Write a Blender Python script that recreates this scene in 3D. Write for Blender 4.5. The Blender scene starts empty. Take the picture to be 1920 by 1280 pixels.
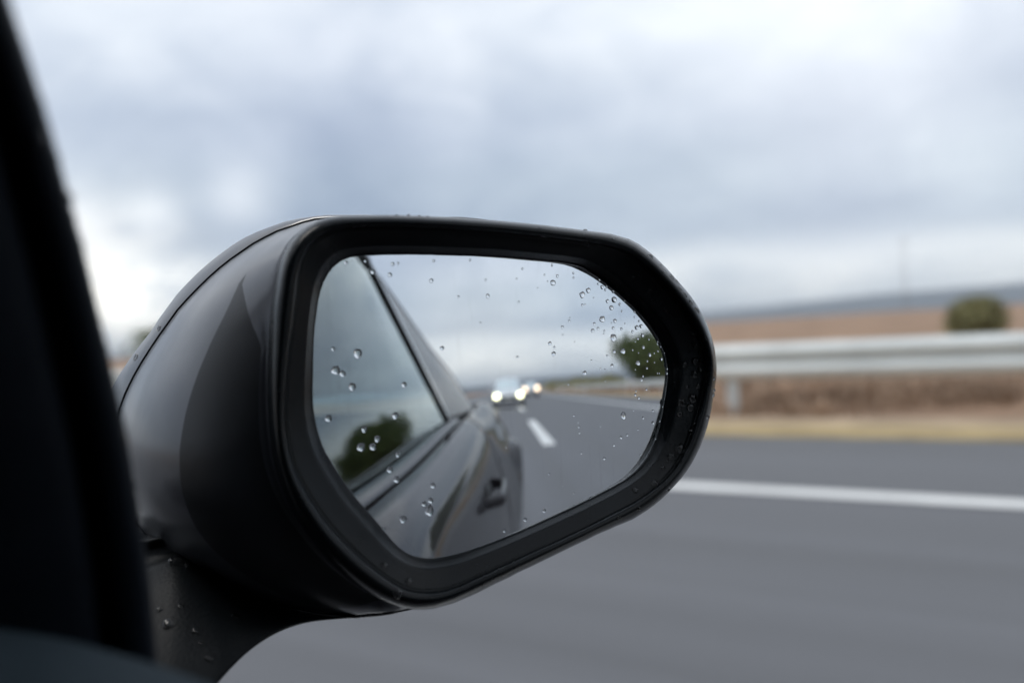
import bpy, bmesh, math, random
from mathutils import Vector, Matrix, noise
from mathutils.bvhtree import BVHTree
R = math.radians
random.seed(7)
SC = bpy.context.scene
COL = SC.collection

# ---------------------------------------------------------------- camera
HCAM = 0.95
YAW, ROLL, PITCH = R(51.5), math.atan(0.05), R(0.245)
FPX = 35 / 36 * 1920
fw = Vector((math.sin(YAW) * math.cos(PITCH), math.cos(YAW) * math.cos(PITCH), math.sin(PITCH)))
rt0 = Vector((math.cos(YAW), -math.sin(YAW), 0))
up0 = rt0.cross(fw)
rt = rt0 * math.cos(ROLL) - up0 * math.sin(ROLL)
up = up0 * math.cos(ROLL) + rt0 * math.sin(ROLL)
CAM = Vector((0, 0, HCAM))
cd = bpy.data.cameras.new('camera')
cam = bpy.data.objects.new('camera', cd)
COL.objects.link(cam)
cd.sensor_width = 36; cd.lens = 35; cd.clip_start = 0.01; cd.clip_end = 30000
M = Matrix((rt, up, -fw)).transposed().to_4x4(); M.translation = CAM
cam.matrix_world = M
cd.dof.use_dof = True; cd.dof.focus_distance = 0.482; cd.dof.aperture_fstop = 4.8
SC.camera = cam

# ---------------------------------------------------------------- render settings
SC.view_settings.view_transform = 'Standard'
SC.view_settings.look = 'None'
SC.view_settings.exposure = 0.31
SC.view_settings.gamma = 1.0
SC.render.engine = 'CYCLES'
SC.cycles.use_denoising = True
SC.cycles.max_bounces = 14; SC.cycles.glossy_bounces = 10
SC.cycles.transmission_bounces = 12; SC.cycles.transparent_max_bounces = 16
SC.cycles.caustics_reflective = False; SC.cycles.caustics_refractive = False

# ---------------------------------------------------------------- node helper
class NT:
    def __init__(s, tree):
        s.t = tree; s.n = tree.nodes; s.l = tree.links
    def add(s, typ, **kw):
        n = s.n.new(typ)
        for k, v in kw.items():
            if k.startswith('i_'):
                key = k[2:].replace('_', ' ')
                n.inputs[key].default_value = v
            else:
                setattr(n, k, v)
        return n
    def math(s, op, a, b=None, clamp=False):
        n = s.n.new('ShaderNodeMath'); n.operation = op; n.use_clamp = clamp
        for i, v in enumerate((a, b)):
            if v is None: continue
            if isinstance(v, (int, float)): n.inputs[i].default_value = v
            else: s.l.new(v, n.inputs[i])
        return n.outputs[0]
    def mix(s, fac, a, b, mode='MIX'):
        n = s.n.new('ShaderNodeMix'); n.data_type = 'RGBA'; n.blend_type = mode; n.clamp_factor = True
        for sock, v in ((n.inputs[0], fac), (n.inputs[6], a), (n.inputs[7], b)):
            if isinstance(v, (int, float)): sock.default_value = v
            elif isinstance(v, tuple): sock.default_value = (*v, 1) if len(v) == 3 else v
            else: s.l.new(v, sock)
        return n.outputs[2]
    def ramp(s, fac, stops, interp='LINEAR'):
        n = s.n.new('ShaderNodeValToRGB'); cr = n.color_ramp; cr.interpolation = interp
        while len(cr.elements) < len(stops): cr.elements.new(0.5)
        for e, (p, c) in zip(cr.elements, stops):
            e.position = p
            e.color = (*c, 1) if isinstance(c, tuple) else (c, c, c, 1)
        if fac is not None: s.l.new(fac, n.inputs[0])
        return n.outputs[0]

def azel(az, el):
    return (math.sin(R(az)) * math.cos(R(el)), math.cos(R(az)) * math.cos(R(el)), math.sin(R(el)))

# ---------------------------------------------------------------- world: overcast sky
SUN_AZ, SUN_EL = -35, 62
W = bpy.data.worlds.new('World'); SC.world = W; W.use_nodes = True
W.node_tree.nodes.clear()
w = NT(W.node_tree)
tc = w.add('ShaderNodeTexCoord')
gen = tc.outputs['Generated']
sep = w.add('ShaderNodeSeparateXYZ'); w.l.new(gen, sep.inputs[0])
zc = w.math('MAXIMUM', sep.outputs[2], 0.0)
den = w.math('ADD', zc, 0.42)
cx = w.math('DIVIDE', sep.outputs[0], den); cy = w.math('DIVIDE', sep.outputs[1], den)
comb = w.add('ShaderNodeCombineXYZ'); w.l.new(cx, comb.inputs[0]); w.l.new(cy, comb.inputs[1])
def cloud(scale, detail, rough, off, dist=0.0):
    mp = w.add('ShaderNodeMapping'); mp.inputs['Location'].default_value = off
    w.l.new(comb.outputs[0], mp.inputs[0])
    nz = w.add('ShaderNodeTexNoise'); nz.inputs['Scale'].default_value = scale
    nz.inputs['Detail'].default_value = detail; nz.inputs['Roughness'].default_value = rough
    nz.inputs['Distortion'].default_value = dist
    w.l.new(mp.outputs[0], nz.inputs['Vector'])
    return nz.outputs['Fac']
n1 = cloud(1.7, 5, 0.5, (3.1, 1.7, 0), 0.5)
n2 = cloud(4.6, 6, 0.55, (7.3, 2.2, 4), 0.5)
nn = w.math('ADD', w.math('MULTIPLY', n1, 0.65), w.math('MULTIPLY', n2, 0.35))
zr = w.math('ADD', zc, w.math('MULTIPLY', w.math('SUBTRACT', nn, 0.5), 0.10))
base = w.ramp(zr, [(0.0, (.80, .86, .90)), (0.066, (.84, .89, .93)), (0.108, (.42, .50, .61)), (0.15, (.47, .55, .65)),
                   (0.22, (.51, .58, .69)), (0.31, (.73, .79, .87)), (0.5, (.72, .77, .84)), (1.0, (.62, .68, .76))], 'EASE')
var = w.ramp(nn, [(0.34, (.72, .76, .82)), (0.5, (1.0, 1.0, 1.0)), (0.66, (1.32, 1.27, 1.20))])
colr = w.mix(1.0, base, var, 'MULTIPLY')
n3 = cloud(6.0, 5, .6, (1.2, 5.2, 2), .4)
n3 = w.ramp(n3, [(.36, .25), (.56, 1.0)])
def lobe(colin, az, el, width, rgb, mode='ADD', amp=1.0, brk=False):
    vd = w.add('ShaderNodeVectorMath', operation='DOT_PRODUCT')
    w.l.new(gen, vd.inputs[0]); vd.inputs[1].default_value = azel(az, el)
    k = 1 / (1 - math.cos(R(width)))
    e = w.math('EXPONENT', w.math('MULTIPLY', w.math('SUBTRACT', vd.outputs['Value'], 1.0), k))
    e = w.math('MULTIPLY', e, amp, clamp=True)
    if brk: e = w.math('MULTIPLY', e, n3)
    return w.mix(e, colin, rgb, mode)
colr = lobe(colr, 42, 14, 8, (.80, .82, .87), 'MULTIPLY')          # heavy cloud bank
colr = lobe(colr, 70, 7.8, 4, (.86, .87, .92), 'MULTIPLY')
colr = lobe(colr, 72, 15, 10, (.27, .25, .22), 'ADD')                # thin bright cloud
colr = lobe(colr, 29.5, 3.3, 4.2, (.95, .85, .66), 'ADD', 1.0, True)               # break in the cloud near the horizon
colr = lobe(colr, 28.0, 7.6, 1.7, (.34, .31, .27), 'ADD')
colr = lobe(colr, 32.0, 7.9, 1.5, (.34, .32, .28), 'ADD')
colr = lobe(colr, 36.5, 8.9, 1.8, (.32, .30, .27), 'ADD')
colr = lobe(colr, 183, 1, 9, (.34, .29, .20), 'ADD')                # lighter band behind the car
sky = w.add('ShaderNodeTexSky', sky_type='NISHITA', sun_disc=False)
sky.sun_elevation = R(SUN_EL); sky.sun_rotation = R(SUN_AZ)
bgs = w.add('ShaderNodeBackground'); w.l.new(sky.outputs[0], bgs.inputs[0]); bgs.inputs[1].default_value = 0.08
bgc = w.add('ShaderNodeBackground'); w.l.new(colr, bgc.inputs[0]); bgc.inputs[1].default_value = 1.0
mx = w.add('ShaderNodeMixShader'); mx.inputs[0].default_value = 0.93
w.l.new(bgs.outputs[0], mx.inputs[1]); w.l.new(bgc.outputs[0], mx.inputs[2])
wo = w.add('ShaderNodeOutputWorld'); w.l.new(mx.outputs[0], wo.inputs[0])

sl = bpy.data.lights.new('sun', 'SUN'); sl.energy = 0.9; sl.angle = R(25); sl.color = (1.0, .95, .88)
so = bpy.data.objects.new('sun', sl); COL.objects.link(so)
so.rotation_euler = Vector(azel(SUN_AZ, SUN_EL)).to_track_quat('Z', 'Y').to_euler()

# ---------------------------------------------------------------- photograph geometry helpers
def ray(x, y):
    return (fw + rt * ((x - 960) / FPX) - up * ((y - 640) / FPX)).normalized()
def at(x, y, depth):
    """point seen at photo position x, y at a depth along the view axis"""
    d = ray(x, y); return CAM + d * (depth / d.dot(fw))
RM = 1.3                                            # convex mirror radius
dv = ray(950, 731)
NM = (Vector((0, -1, 0)) - dv).normalized()         # mirror normal: road behind is seen at the vanishing point
PV = CAM + dv * 0.45
SCN = PV - NM * RM
def on_sphere(x, y, off=0.0):
    d = ray(x, y); o = CAM - SCN; b = d.dot(o); r = RM + off
    t = -b - math.sqrt(b * b - (o.dot(o) - r * r))
    return CAM + d * t
def refl(x, y):
    P = on_sphere(x, y); d = ray(x, y); N = (P - SCN).normalized()
    return P, d - N * 2 * d.dot(N)

# ---------------------------------------------------------------- materials
def mat(name, rgb, rough=0.5, metal=0.0, coat=0.0, spec=0.5, var=0.0, vscale=5.0, bump=0.0, bscale=50.0, coords='Object', coat_rough=0.05):
    m = bpy.data.materials.new(name); m.use_nodes = True
    t = NT(m.node_tree); b = t.n['Principled BSDF']
    b.inputs['Base Color'].default_value = (*rgb, 1); b.inputs['Roughness'].default_value = rough
    b.inputs['Metallic'].default_value = metal; b.inputs['Coat Weight'].default_value = coat
    b.inputs['Coat Roughness'].default_value = coat_rough
    b.inputs['Specular IOR Level'].default_value = spec
    tcn = t.add('ShaderNodeTexCoord')
    if var:
        nz = t.add('ShaderNodeTexNoise'); nz.inputs['Scale'].default_value = vscale; nz.inputs['Detail'].default_value = 6
        t.l.new(tcn.outputs[coords], nz.inputs['Vector'])
        lo = tuple(c * (1 - var) for c in rgb); hi = tuple(min(1, c * (1 + var)) for c in rgb)
        t.l.new(t.ramp(nz.outputs['Fac'], [(0.3, lo), (0.7, hi)]), b.inputs['Base Color'])
        t.l.new(t.ramp(nz.outputs['Fac'], [(0.3, min(1, rough * 1.15)), (0.7, rough * .88)]), b.inputs['Roughness'])
    if bump:
        n2 = t.add('ShaderNodeTexNoise'); n2.inputs['Scale'].default_value = bscale; n2.inputs['Detail'].default_value = 4
        t.l.new(tcn.outputs[coords], n2.inputs['Vector'])
        bp = t.add('ShaderNodeBump'); bp.inputs['Strength'].default_value = bump; bp.inputs['Distance'].default_value = 0.01
        t.l.new(n2.outputs['Fac'], bp.inputs['Height']); t.l.new(bp.outputs['Normal'], b.inputs['Normal'])
    return m

def emit_mat(name, rgb, s):
    m = bpy.data.materials.new(name); m.use_nodes = True
    b = m.node_tree.nodes['Principled BSDF']
    b.inputs['Base Color'].default_value = (*rgb, 1)
    b.inputs['Emission Color'].default_value = (*rgb, 1); b.inputs['Emission Strength'].default_value = s
    return m

def glass_mat(name, tint, ior=1.5):
    """thin window glass: clear or tinted see-through plus a Fresnel reflection"""
    m = bpy.data.materials.new(name); m.use_nodes = True
    t = NT(m.node_tree); t.n.clear()
    tr = t.add('ShaderNodeBsdfTransparent'); tr.inputs[0].default_value = (*tint, 1)
    gl = t.add('ShaderNodeBsdfGlossy'); gl.inputs['Roughness'].default_value = 0.02
    gl.inputs[0].default_value = (.93, 1.0, .98, 1)
    fr = t.add('ShaderNodeFresnel'); fr.inputs[0].default_value = ior
    f2 = t.math('MULTIPLY', fr.outputs[0], 1.35, clamp=True)
    mx = t.add('ShaderNodeMixShader'); t.l.new(f2, mx.inputs[0])
    t.l.new(tr.outputs[0], mx.inputs[1]); t.l.new(gl.outputs[0], mx.inputs[2])
    o = t.add('ShaderNodeOutputMaterial'); t.l.new(mx.outputs[0], o.inputs[0])
    return m

def water_mat():
    m = bpy.data.materials.new('water'); m.use_nodes = True
    t = NT(m.node_tree); t.n.clear()
    g = t.add('ShaderNodeBsdfGlass'); g.inputs['IOR'].default_value = 1.33; g.inputs['Roughness'].default_value = 0.0
    o = t.add('ShaderNodeOutputMaterial'); t.l.new(g.outputs[0], o.inputs[0])
    return m

def mirror_mat():
    """silvered glass with a thin film of dried rain streaks"""
    m = bpy.data.materials.new('mirror'); m.use_nodes = True
    t = NT(m.node_tree); b = t.n['Principled BSDF']; out = t.n['Material Output']
    b.inputs['Metallic'].default_value = 1.0; b.inputs['Base Color'].default_value = (.80, .83, .86, 1)
    b.inputs['Roughness'].default_value = 0.0
    tcn = t.add('ShaderNodeTexCoord')
    mp = t.add('ShaderNodeMapping'); mp.inputs['Scale'].default_value = (260, 260, 22); mp.inputs['Rotation'].default_value = (.0, .12, .1)
    t.l.new(tcn.outputs['Object'], mp.inputs[0])
    n1 = t.add('ShaderNodeTexNoise'); n1.inputs['Scale'].default_value = 1; n1.inputs['Detail'].default_value = 3
    t.l.new(mp.outputs[0], n1.inputs['Vector'])
    n2 = t.add('ShaderNodeTexNoise'); n2.inputs['Scale'].default_value = 26; n2.inputs['Detail'].default_value = 5
    t.l.new(tcn.outputs['Object'], n2.inputs['Vector'])
    f = t.math('MULTIPLY', t.ramp(n1.outputs['Fac'], [(.58, 0.0), (.78, 1.0)]), t.ramp(n2.outputs['Fac'], [(.45, 0.0), (.65, 1.0)]))
    df = t.add('ShaderNodeBsdfDiffuse'); df.inputs[0].default_value = (.55, .57, .6, 1)
    mx = t.add('ShaderNodeMixShader'); t.l.new(t.math('MULTIPLY', f, .13), mx.inputs[0])
    t.l.new(b.outputs[0], mx.inputs[1]); t.l.new(df.outputs[0], mx.inputs[2]); t.l.new(mx.outputs[0], out.inputs[0])
    return m

def asphalt_mat():
    """damp asphalt: lengthwise wheel tracks and wear, fine stone texture"""
    m = bpy.data.materials.new('asphalt'); m.use_nodes = True
    t = NT(m.node_tree); b = t.n['Principled BSDF']
    tcn = t.add('ShaderNodeTexCoord')
    mp = t.add('ShaderNodeMapping'); mp.inputs['Scale'].default_value = (2.6, .035, 1)
    t.l.new(tcn.outputs['Object'], mp.inputs[0])
    n1 = t.add('ShaderNodeTexNoise'); n1.inputs['Scale'].default_value = 1.0; n1.inputs['Detail'].default_value = 6; n1.inputs['Roughness'].default_value = .6
    t.l.new(mp.outputs[0], n1.inputs['Vector'])
    n2 = t.add('ShaderNodeTexNoise'); n2.inputs['Scale'].default_value = .5; n2.inputs['Detail'].default_value = 5
    t.l.new(tcn.outputs['Object'], n2.inputs['Vector'])
    n3 = t.add('ShaderNodeTexNoise'); n3.inputs['Scale'].default_value = 70; n3.inputs['Detail'].default_value = 4
    t.l.new(tcn.outputs['Object'], n3.inputs['Vector'])
    f = t.math('ADD', t.math('MULTIPLY', n1.outputs['Fac'], .6), t.math('ADD', t.math('MULTIPLY', n2.outputs['Fac'], .12), t.math('MULTIPLY', n3.outputs['Fac'], .28)))
    t.l.new(t.ramp(f, [(.36, (.080, .081, .086)), (.62, (.140, .144, .156))]), b.inputs['Base Color'])
    t.l.new(t.ramp(f, [(.36, .52), (.62, .72)]), b.inputs['Roughness'])
    bp = t.add('ShaderNodeBump'); bp.inputs['Strength'].default_value = .5; bp.inputs['Distance'].default_value = .008
    t.l.new(n3.outputs['Fac'], bp.inputs['Height']); t.l.new(bp.outputs['Normal'], b.inputs['Normal'])
    return m

MT = dict(
    asphalt=asphalt_mat(),
    paint_line=mat('road_paint', (.78, .78, .76), .55, var=.10, vscale=2.2),
    verge=mat('verge_gravel', (.44, .335, .235), .95, var=.22, vscale=1.7, bump=.5, bscale=25, spec=.2),
    yellowgrass=mat('yellow_dry_turf', (.43, .335, .17), 1.0, var=.25, vscale=2.5, bump=.6, bscale=30, spec=.1),
    soil=mat('dry_soil', (.33, .22, .15), 1.0, var=.35, vscale=.35, bump=.5, bscale=8, spec=.1),
    hill=mat('hill_scrub', (.075, .09, .105), 1.0, var=.3, vscale=.004, spec=.1),
    zinc=mat('galvanised_steel', (.64, .67, .66), .5, metal=.2, var=.10, vscale=1.4),
    bark=mat('bark', (.09, .065, .045), .95, var=.3, vscale=9),
    leaf=mat('leaf_dark', (.11, .14, .05), .75, var=.5, vscale=1.1, spec=.25),
    leaf2=mat('leaf_olive', (.30, .285, .14), .8, var=.45, vscale=1.3, spec=.25),
    drygrass=mat('dry_grass', (.40, .29, .21), .95, var=.5, vscale=.9, spec=.1),
    carpaint=mat('grey_car_paint', (.017, .0155, .018), .6, spec=.05, coat=.62, coat_rough=.03),
    cappaint=mat('satin_grey_paint', (.060, .064, .076), .32, metal=.35, coat=.4, var=.10, vscale=28, coat_rough=.18),
    capgloss=mat('gloss_grey_paint', (.12, .122, .13), .22, metal=.5, coat=1.0, coat_rough=.05),
    plastic=mat('black_plastic', (.0035, .005, .0062), .25, spec=.20, var=.3, vscale=45, bump=.04, bscale=900),
    plastic2=mat('black_textured_plastic', (.005, .0065, .008), .52, spec=.17, bump=.10, bscale=700),
    dark_refl=mat('painted_dark_reflection', (.015, .0165, .020), .36, spec=.36, bump=.03, bscale=900),  # darkness of a soft reflection put into the colour of a shell panel
    rubber=mat('black_rubber', (.009, .010, .011), .6),
    gloss=mat('gloss_black', (.012, .012, .014), .12, coat=.6),
    pillar=mat('pillar_trim', (.003, .0055, .010), .6, spec=.16, bump=.05, bscale=400),
    trim=mat('door_trim_grey', (.030, .045, .056), .7, spec=.22, bump=.15, bscale=500),
    lining=mat('cabin_lining', (.012, .013, .014), .9, spec=.1),
    seat=mat('seat_cloth', (.02, .022, .024), .9, bump=.3, bscale=300),
    chrome=mat('chrome', (.8, .8, .82), .12, metal=1.0),
    tyre=mat('tyre_rubber', (.018, .018, .019), .8, bump=.3, bscale=120),
    rim=mat('alloy', (.5, .5, .52), .3, metal=.9),
    white=mat('white_car_paint', (.78, .80, .82), .3, coat=.8),
    silver=mat('silver_car_paint', (.42, .43, .45), .32, metal=.5, coat=.8),
    grille=mat('dark_grille', (.02, .02, .02), .5),
    plate=mat('plate_white', (.7, .7, .68), .5),
    sideglass=glass_mat('side_window_glass', (.30, .40, .39)),
    screen=glass_mat('car_glass', (.25, .28, .28)),
    water=water_mat(), mirror=mirror_mat(),
    lamp=emit_mat('headlight_white', (1.0, .96, .60), 6),
    lampw=emit_mat('headlight_warm', (1.0, .74, .50), 4),
    stone=mat('house_render', (.7, .68, .64), .9, var=.08, vscale=1),
    rooft=mat('roof_tile', (.3, .16, .1), .9),
    pole=mat('pole_grey', (.36, .37, .39), .7, var=.1),
)

# ---------------------------------------------------------------- object helpers
def tag(o, label=None, cat=None, group=None, kind=None):
    for k, v in (('label', label), ('category', cat), ('group', group), ('kind', kind)):
        if v: o[k] = v
    return o
def empty(name, loc=(0, 0, 0)):
    o = bpy.data.objects.new(name, None); COL.objects.link(o); o.location = loc
    o.empty_display_size = .2
    return o
def link(name, bm, m, parent=None, smooth=True, origin=None, sharp=None):
    """bm is in world space; the object keeps world geometry, parented without offset to the thing's base"""
    me = bpy.data.meshes.new(name)
    bmesh.ops.recalc_face_normals(bm, faces=bm.faces) if sharp != 'keep' else None
    bm.to_mesh(me); bm.free()
    for p in me.polygons: p.use_smooth = smooth
    me.materials.append(m)
    o = bpy.data.objects.new(name, me); COL.objects.link(o)
    if parent is not None:
        o.parent = parent
        root = parent
        T = Vector((0, 0, 0))
        while root is not None:
            T += Vector(root.location); root = root.parent
        me.transform(Matrix.Translation(-T))
    elif origin is not None:
        me.transform(Matrix.Translation(-Vector(origin))); o.location = origin
    return o
def grid(bm, rows, closed=False, flip=False):
    vs = [[bm.verts.new(p) for p in r] for r in rows]
    n = len(rows[0])
    for a in range(len(rows) - 1):
        for i in range(n if closed else n - 1):
            j = (i + 1) % n
            f = (vs[a][i], vs[a][j], vs[a + 1][j], vs[a + 1][i])
            bm.faces.new(f if not flip else f[::-1])
    return vs
def box(bm, c, s, rz=0.0):
    mtx = Matrix.Translation(c) @ Matrix.Rotation(rz, 4, 'Z') @ Matrix.Diagonal((*s, 1))
    return bmesh.ops.create_cube(bm, size=1, matrix=mtx)['verts']
def cyl(bm, a, b, r1, r2=None, n=16):
    a = Vector(a); b = Vector(b); r2 = r1 if r2 is None else r2
    d = b - a
    q = d.to_track_quat('Z', 'Y').to_matrix().to_4x4()
    bmesh.ops.create_cone(bm, cap_ends=True, segments=n, radius1=r1, radius2=r2, depth=d.length,
                          matrix=Matrix.Translation((a + b) / 2) @ q)
def subsurf(o, lv=2):
    md = o.modifiers.new('subsurf', 'SUBSURF'); md.levels = lv; md.render_levels = lv
def bevel(o, wd, seg=3):
    md = o.modifiers.new('bevel', 'BEVEL'); md.width = wd; md.segments = seg; md.limit_method = 'ANGLE'; md.angle_limit = R(35)
def catmull(pts, n, closed=False):
    """n samples along a Catmull-Rom curve through pts (tuples of any length), evenly by chord length"""
    m = len(pts); out = []
    segs = m if closed else m - 1
    dense = []
    for i in range(segs):
        p = [pts[(i + k) % m] if closed else pts[max(0, min(m - 1, i + k))] for k in (-1, 0, 1, 2)]
        for s in range(12):
            t = s / 12
            dense.append(tuple(.5 * (2 * b + (c - a) * t + (2 * a - 5 * b + 4 * c - d) * t * t + (3 * b - a - 3 * c + d) * t ** 3)
                               for a, b, c, d in zip(*p)))
    dense.append(tuple(pts[0]) if closed else tuple(pts[-1]))
    L = [0]
    for a, b in zip(dense, dense[1:]):
        L.append(L[-1] + math.dist(a[:2], b[:2]) + 1e-9)
    k = 0
    for i in range(n):
        s = L[-1] * i / (n if closed else n - 1)
        while k < len(L) - 2 and L[k + 1] < s: k += 1
        f = (s - L[k]) / (L[k + 1] - L[k])
        out.append(tuple(a + (b - a) * f for a, b in zip(dense[k], dense[k + 1])))
    return out

# ================================================================ setting
ROAD_X0, ROAD_X1 = -9.0, 8.62
VERGE_X1 = 10.3
Y0, Y1 = -1500.0, 1500.0
def terr(x, y):
    """height of the open land right of the road"""
    d = x - VERGE_X1
    if d <= 0: return -0.02
    h = .0150 * min(d, 260) + .02 * min(1, d)
    h += .006 * max(0, min(d, 400) - 40)
    h += .25 * noise.noise(Vector((x * .03, y * .03, 0))) * min(1, d / 20) + .05 * noise.noise(Vector((x * .4, y * .4, 3))) * min(1, d)
    fl = max(0, min(1, (y - 200) / 600)) + max(0, min(1, (-y - 150) / 500))
    return h * (1 - .8 * fl)
bm = bmesh.new()
v = [bm.verts.new(p) for p in ((-14000, -14000, -1.0), (14000, -14000, -1.0), (14000, 14000, -1.0), (-14000, 14000, -1.0))]
bm.faces.new(v)
tag(link('ground', bm, MT['soil']), kind='structure')
def strip(name, x0, x1, z, m, ys, zf=None):
    bm = bmesh.new()
    grid(bm, [[(x0, y, z), (x1, y, z)] for y in ys])
    return link(name, bm, m)
yl = [Y0, -400, -100, -40, -10, 0, 10, 40, 100, 400, Y1]
tag(strip('road', ROAD_X0, ROAD_X1, 0, MT['asphalt'], yl), kind='structure')
bm = bmesh.new()
grid(bm, [[(ROAD_X1, y, -.05), (ROAD_X1, y, .015), (ROAD_X1 + .15, y, .035), (9.4, y, .03), (VERGE_X1 + .05, y, .02)] for y in yl])
tag(link('verge', bm, MT['verge']), kind='structure')
bm = bmesh.new()
grid(bm, [[(-60, y, -.03), (-20, y, -.03), (ROAD_X0, y, -.01)] for y in yl])
tag(link('field_opposite', bm, MT['soil']), kind='structure')
bm = bmesh.new()
xs = [10.3, 10.7, 11.2, 12, 13, 14.5, 16, 18, 21, 25, 30, 38, 48, 60, 80, 105, 140, 180, 230, 300, 400, 550, 800, 1400]
ys = [-1500, -1000, -700, -500, -350, -250, -180, -140, -110, -85, -65, -50, -40, -32, -26, -20, -16, -12, -8, -5, -2, 0, 2, 4, 6, 8, 10, 13, 17, 22, 30, 40, 55, 75, 100, 140, 200, 300, 450, 700, 1000, 1500]
grid(bm, [[(x, y, terr(x, y)) for x in xs] for y in ys])
tag(link('field', bm, MT['soil']), kind='structure')

bm = bmesh.new()
grid(bm, [[(ROAD_X1 - .02, y, -.05), (ROAD_X1 - .02, y, .022), (9.0, y, .042), (9.35, y, .036), (9.42, y, .01)] for y in yl])
tag(link('verge_edge', bm, MT['yellowgrass']), kind='structure')
# road markings
def line_strip(name, xc, wdt, y0, y1, label, group=None):
    bm = bmesh.new(); n = max(2, int((y1 - y0) / 40))
    grid(bm, [[(xc - wdt / 2, y0 + (y1 - y0) * i / n, .005), (xc + wdt / 2, y0 + (y1 - y0) * i / n, .005)] for i in range(n + 1)])
    o = link(name, bm, MT['paint_line']); tag(o, kind='structure')
    return o
line_strip('edge_line', 5.63, .25, -600, 600, '')
for k in range(-16, 8):
    yc = -13.2 + k * 16.5
    line_strip('lane_dash', 1.06, .23, yc - 3.9, yc + 3.9, '')
line_strip('median_line', -3.0, .18, -600, 600, '')

# far hills: a ridge of real depth
bm = bmesh.new()
rows = []
for k, (dist, hm) in enumerate(((2600, 0), (3400, .35), (4300, .8), (5000, 1.0), (5800, .6), (7000, 0))):
    row = []
    for a in range(-180, 181, 3):
        h = 138 + 40 * noise.noise(Vector((a * .035, 1.3, 0))) + 12 * noise.noise(Vector((a * .16, k * .8, 5)))
        if a > 40: h *= .82 + .020 * max(0, min(40, a - 58))
        if not 34 < a < 140: h *= .42
        row.append((math.sin(R(a)) * dist, math.cos(R(a)) * dist, -2 + h * hm))
    rows.append(row)
grid(bm, rows)
tag(link('hills', bm, MT['hill']), kind='structure')

# guardrail > beam, posts
RAILX = 10.62
gr = empty('guardrail', (RAILX, 4, 0))
tag(gr, 'galvanised double-wave steel guardrail running along the dry verge', 'guardrail')
prof = [(.00, .83), (-.015, .82), (-.03, .80), (-.075, .775), (-.085, .75), (-.085, .715), (-.075, .69), (-.02, .655), (-.005, .63), (-.02, .605), (-.075, .57), (-.085, .545), (-.085, .51), (-.075, .485), (-.03, .46), (-.015, .44), (.0, .43)]
bm = bmesh.new()
yr = [-420 + i * 20 for i in range(36)]
grid(bm, [[(RAILX + a, y, b) for a, b in prof] for y in yr])
beam = link('beam', bm, MT['zinc'], gr)
sd = beam.modifiers.new('thick', 'SOLIDIFY'); sd.thickness = .004
bm = bmesh.new()
box(bm, (RAILX + .07, 5.25, .37), (.06, .12, .86)); box(bm, (RAILX + .02, 5.25, .63), (.06, .10, .30))
post = link('post', bm, MT['zinc'], gr, smooth=False)
for k in range(-22, 6):
    if k == 0: continue
    c = post.copy(); COL.objects.link(c); c.parent = gr; c.location = (0, 4.0 * k, 0)

# ---------------------------------------------------------------- vegetation
def foliage(bm, c, rad, n, size, seed, flat=.0, clump=9, reach=.85):
    rnd = random.Random(seed)
    cl = []
    for _ in range(clump):
        while True:
            p = Vector((rnd.uniform(-1, 1), rnd.uniform(-1, 1), rnd.uniform(-.85, 1)))
            if p.length < reach: break
        cl.append((p, rnd.uniform(.32, .55)))
    for _ in range(n):
        p0, r0 = rnd.choice(cl)
        q = Vector((rnd.gauss(0, 1), rnd.gauss(0, 1), rnd.gauss(0, 1))).normalized() * r0 * rnd.uniform(.55, 1.08)
        p = p0 + q
        P = Vector((c[0] + p.x * rad[0], c[1] + p.y * rad[1], c[2] + p.z * rad[2]))
        a = Vector((rnd.gauss(0, 1), rnd.gauss(0, 1), rnd.gauss(0, 1))).normalized()
        b = a.cross(Vector((rnd.gauss(0, 1), rnd.gauss(0, 1), rnd.gauss(0, 1)))).normalized()
        s = size * rnd.uniform(.6, 1.4)
        vv = [bm.verts.new(P + a * s), bm.verts.new(P + b * s * .45), bm.verts.new(P - a * s), bm.verts.new(P - b * s * .45)]
        bm.faces.new(vv)
def tree(name, x, y, h, wdt, label, cat='tree', m='leaf', n=4200, seed=1, group=None, z=None, trunk=.25, size=.12, clump=16, reach=.85):
    z = terr(x, y) if z is None else z
    t = empty(name, (x, y, z)); tag(t, label, cat, group)
    bm = bmesh.new()
    foliage(bm, (x, y, z + h * (.5 + trunk / 2)), (wdt / 2, wdt / 2, h * (1 - trunk) / 2), n, size, seed, clump=clump, reach=reach)
    link('crown', bm, MT[m], t, smooth=False, sharp='keep')
    bm = bmesh.new()
    cyl(bm, (x, y, z - .1), (x + .05, y, z + h * .6), wdt * .035, wdt * .012, 10)
    for k in range(5):
        a = k * 1.3
        cyl(bm, (x, y, z + h * (.22 + .05 * k)), (x + math.cos(a) * wdt * .3, y + math.sin(a) * wdt * .3, z + h * (.5 + .06 * k)), wdt * .014, wdt * .005, 7)
    link('trunk', bm, MT['bark'], t)
    return t

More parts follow.
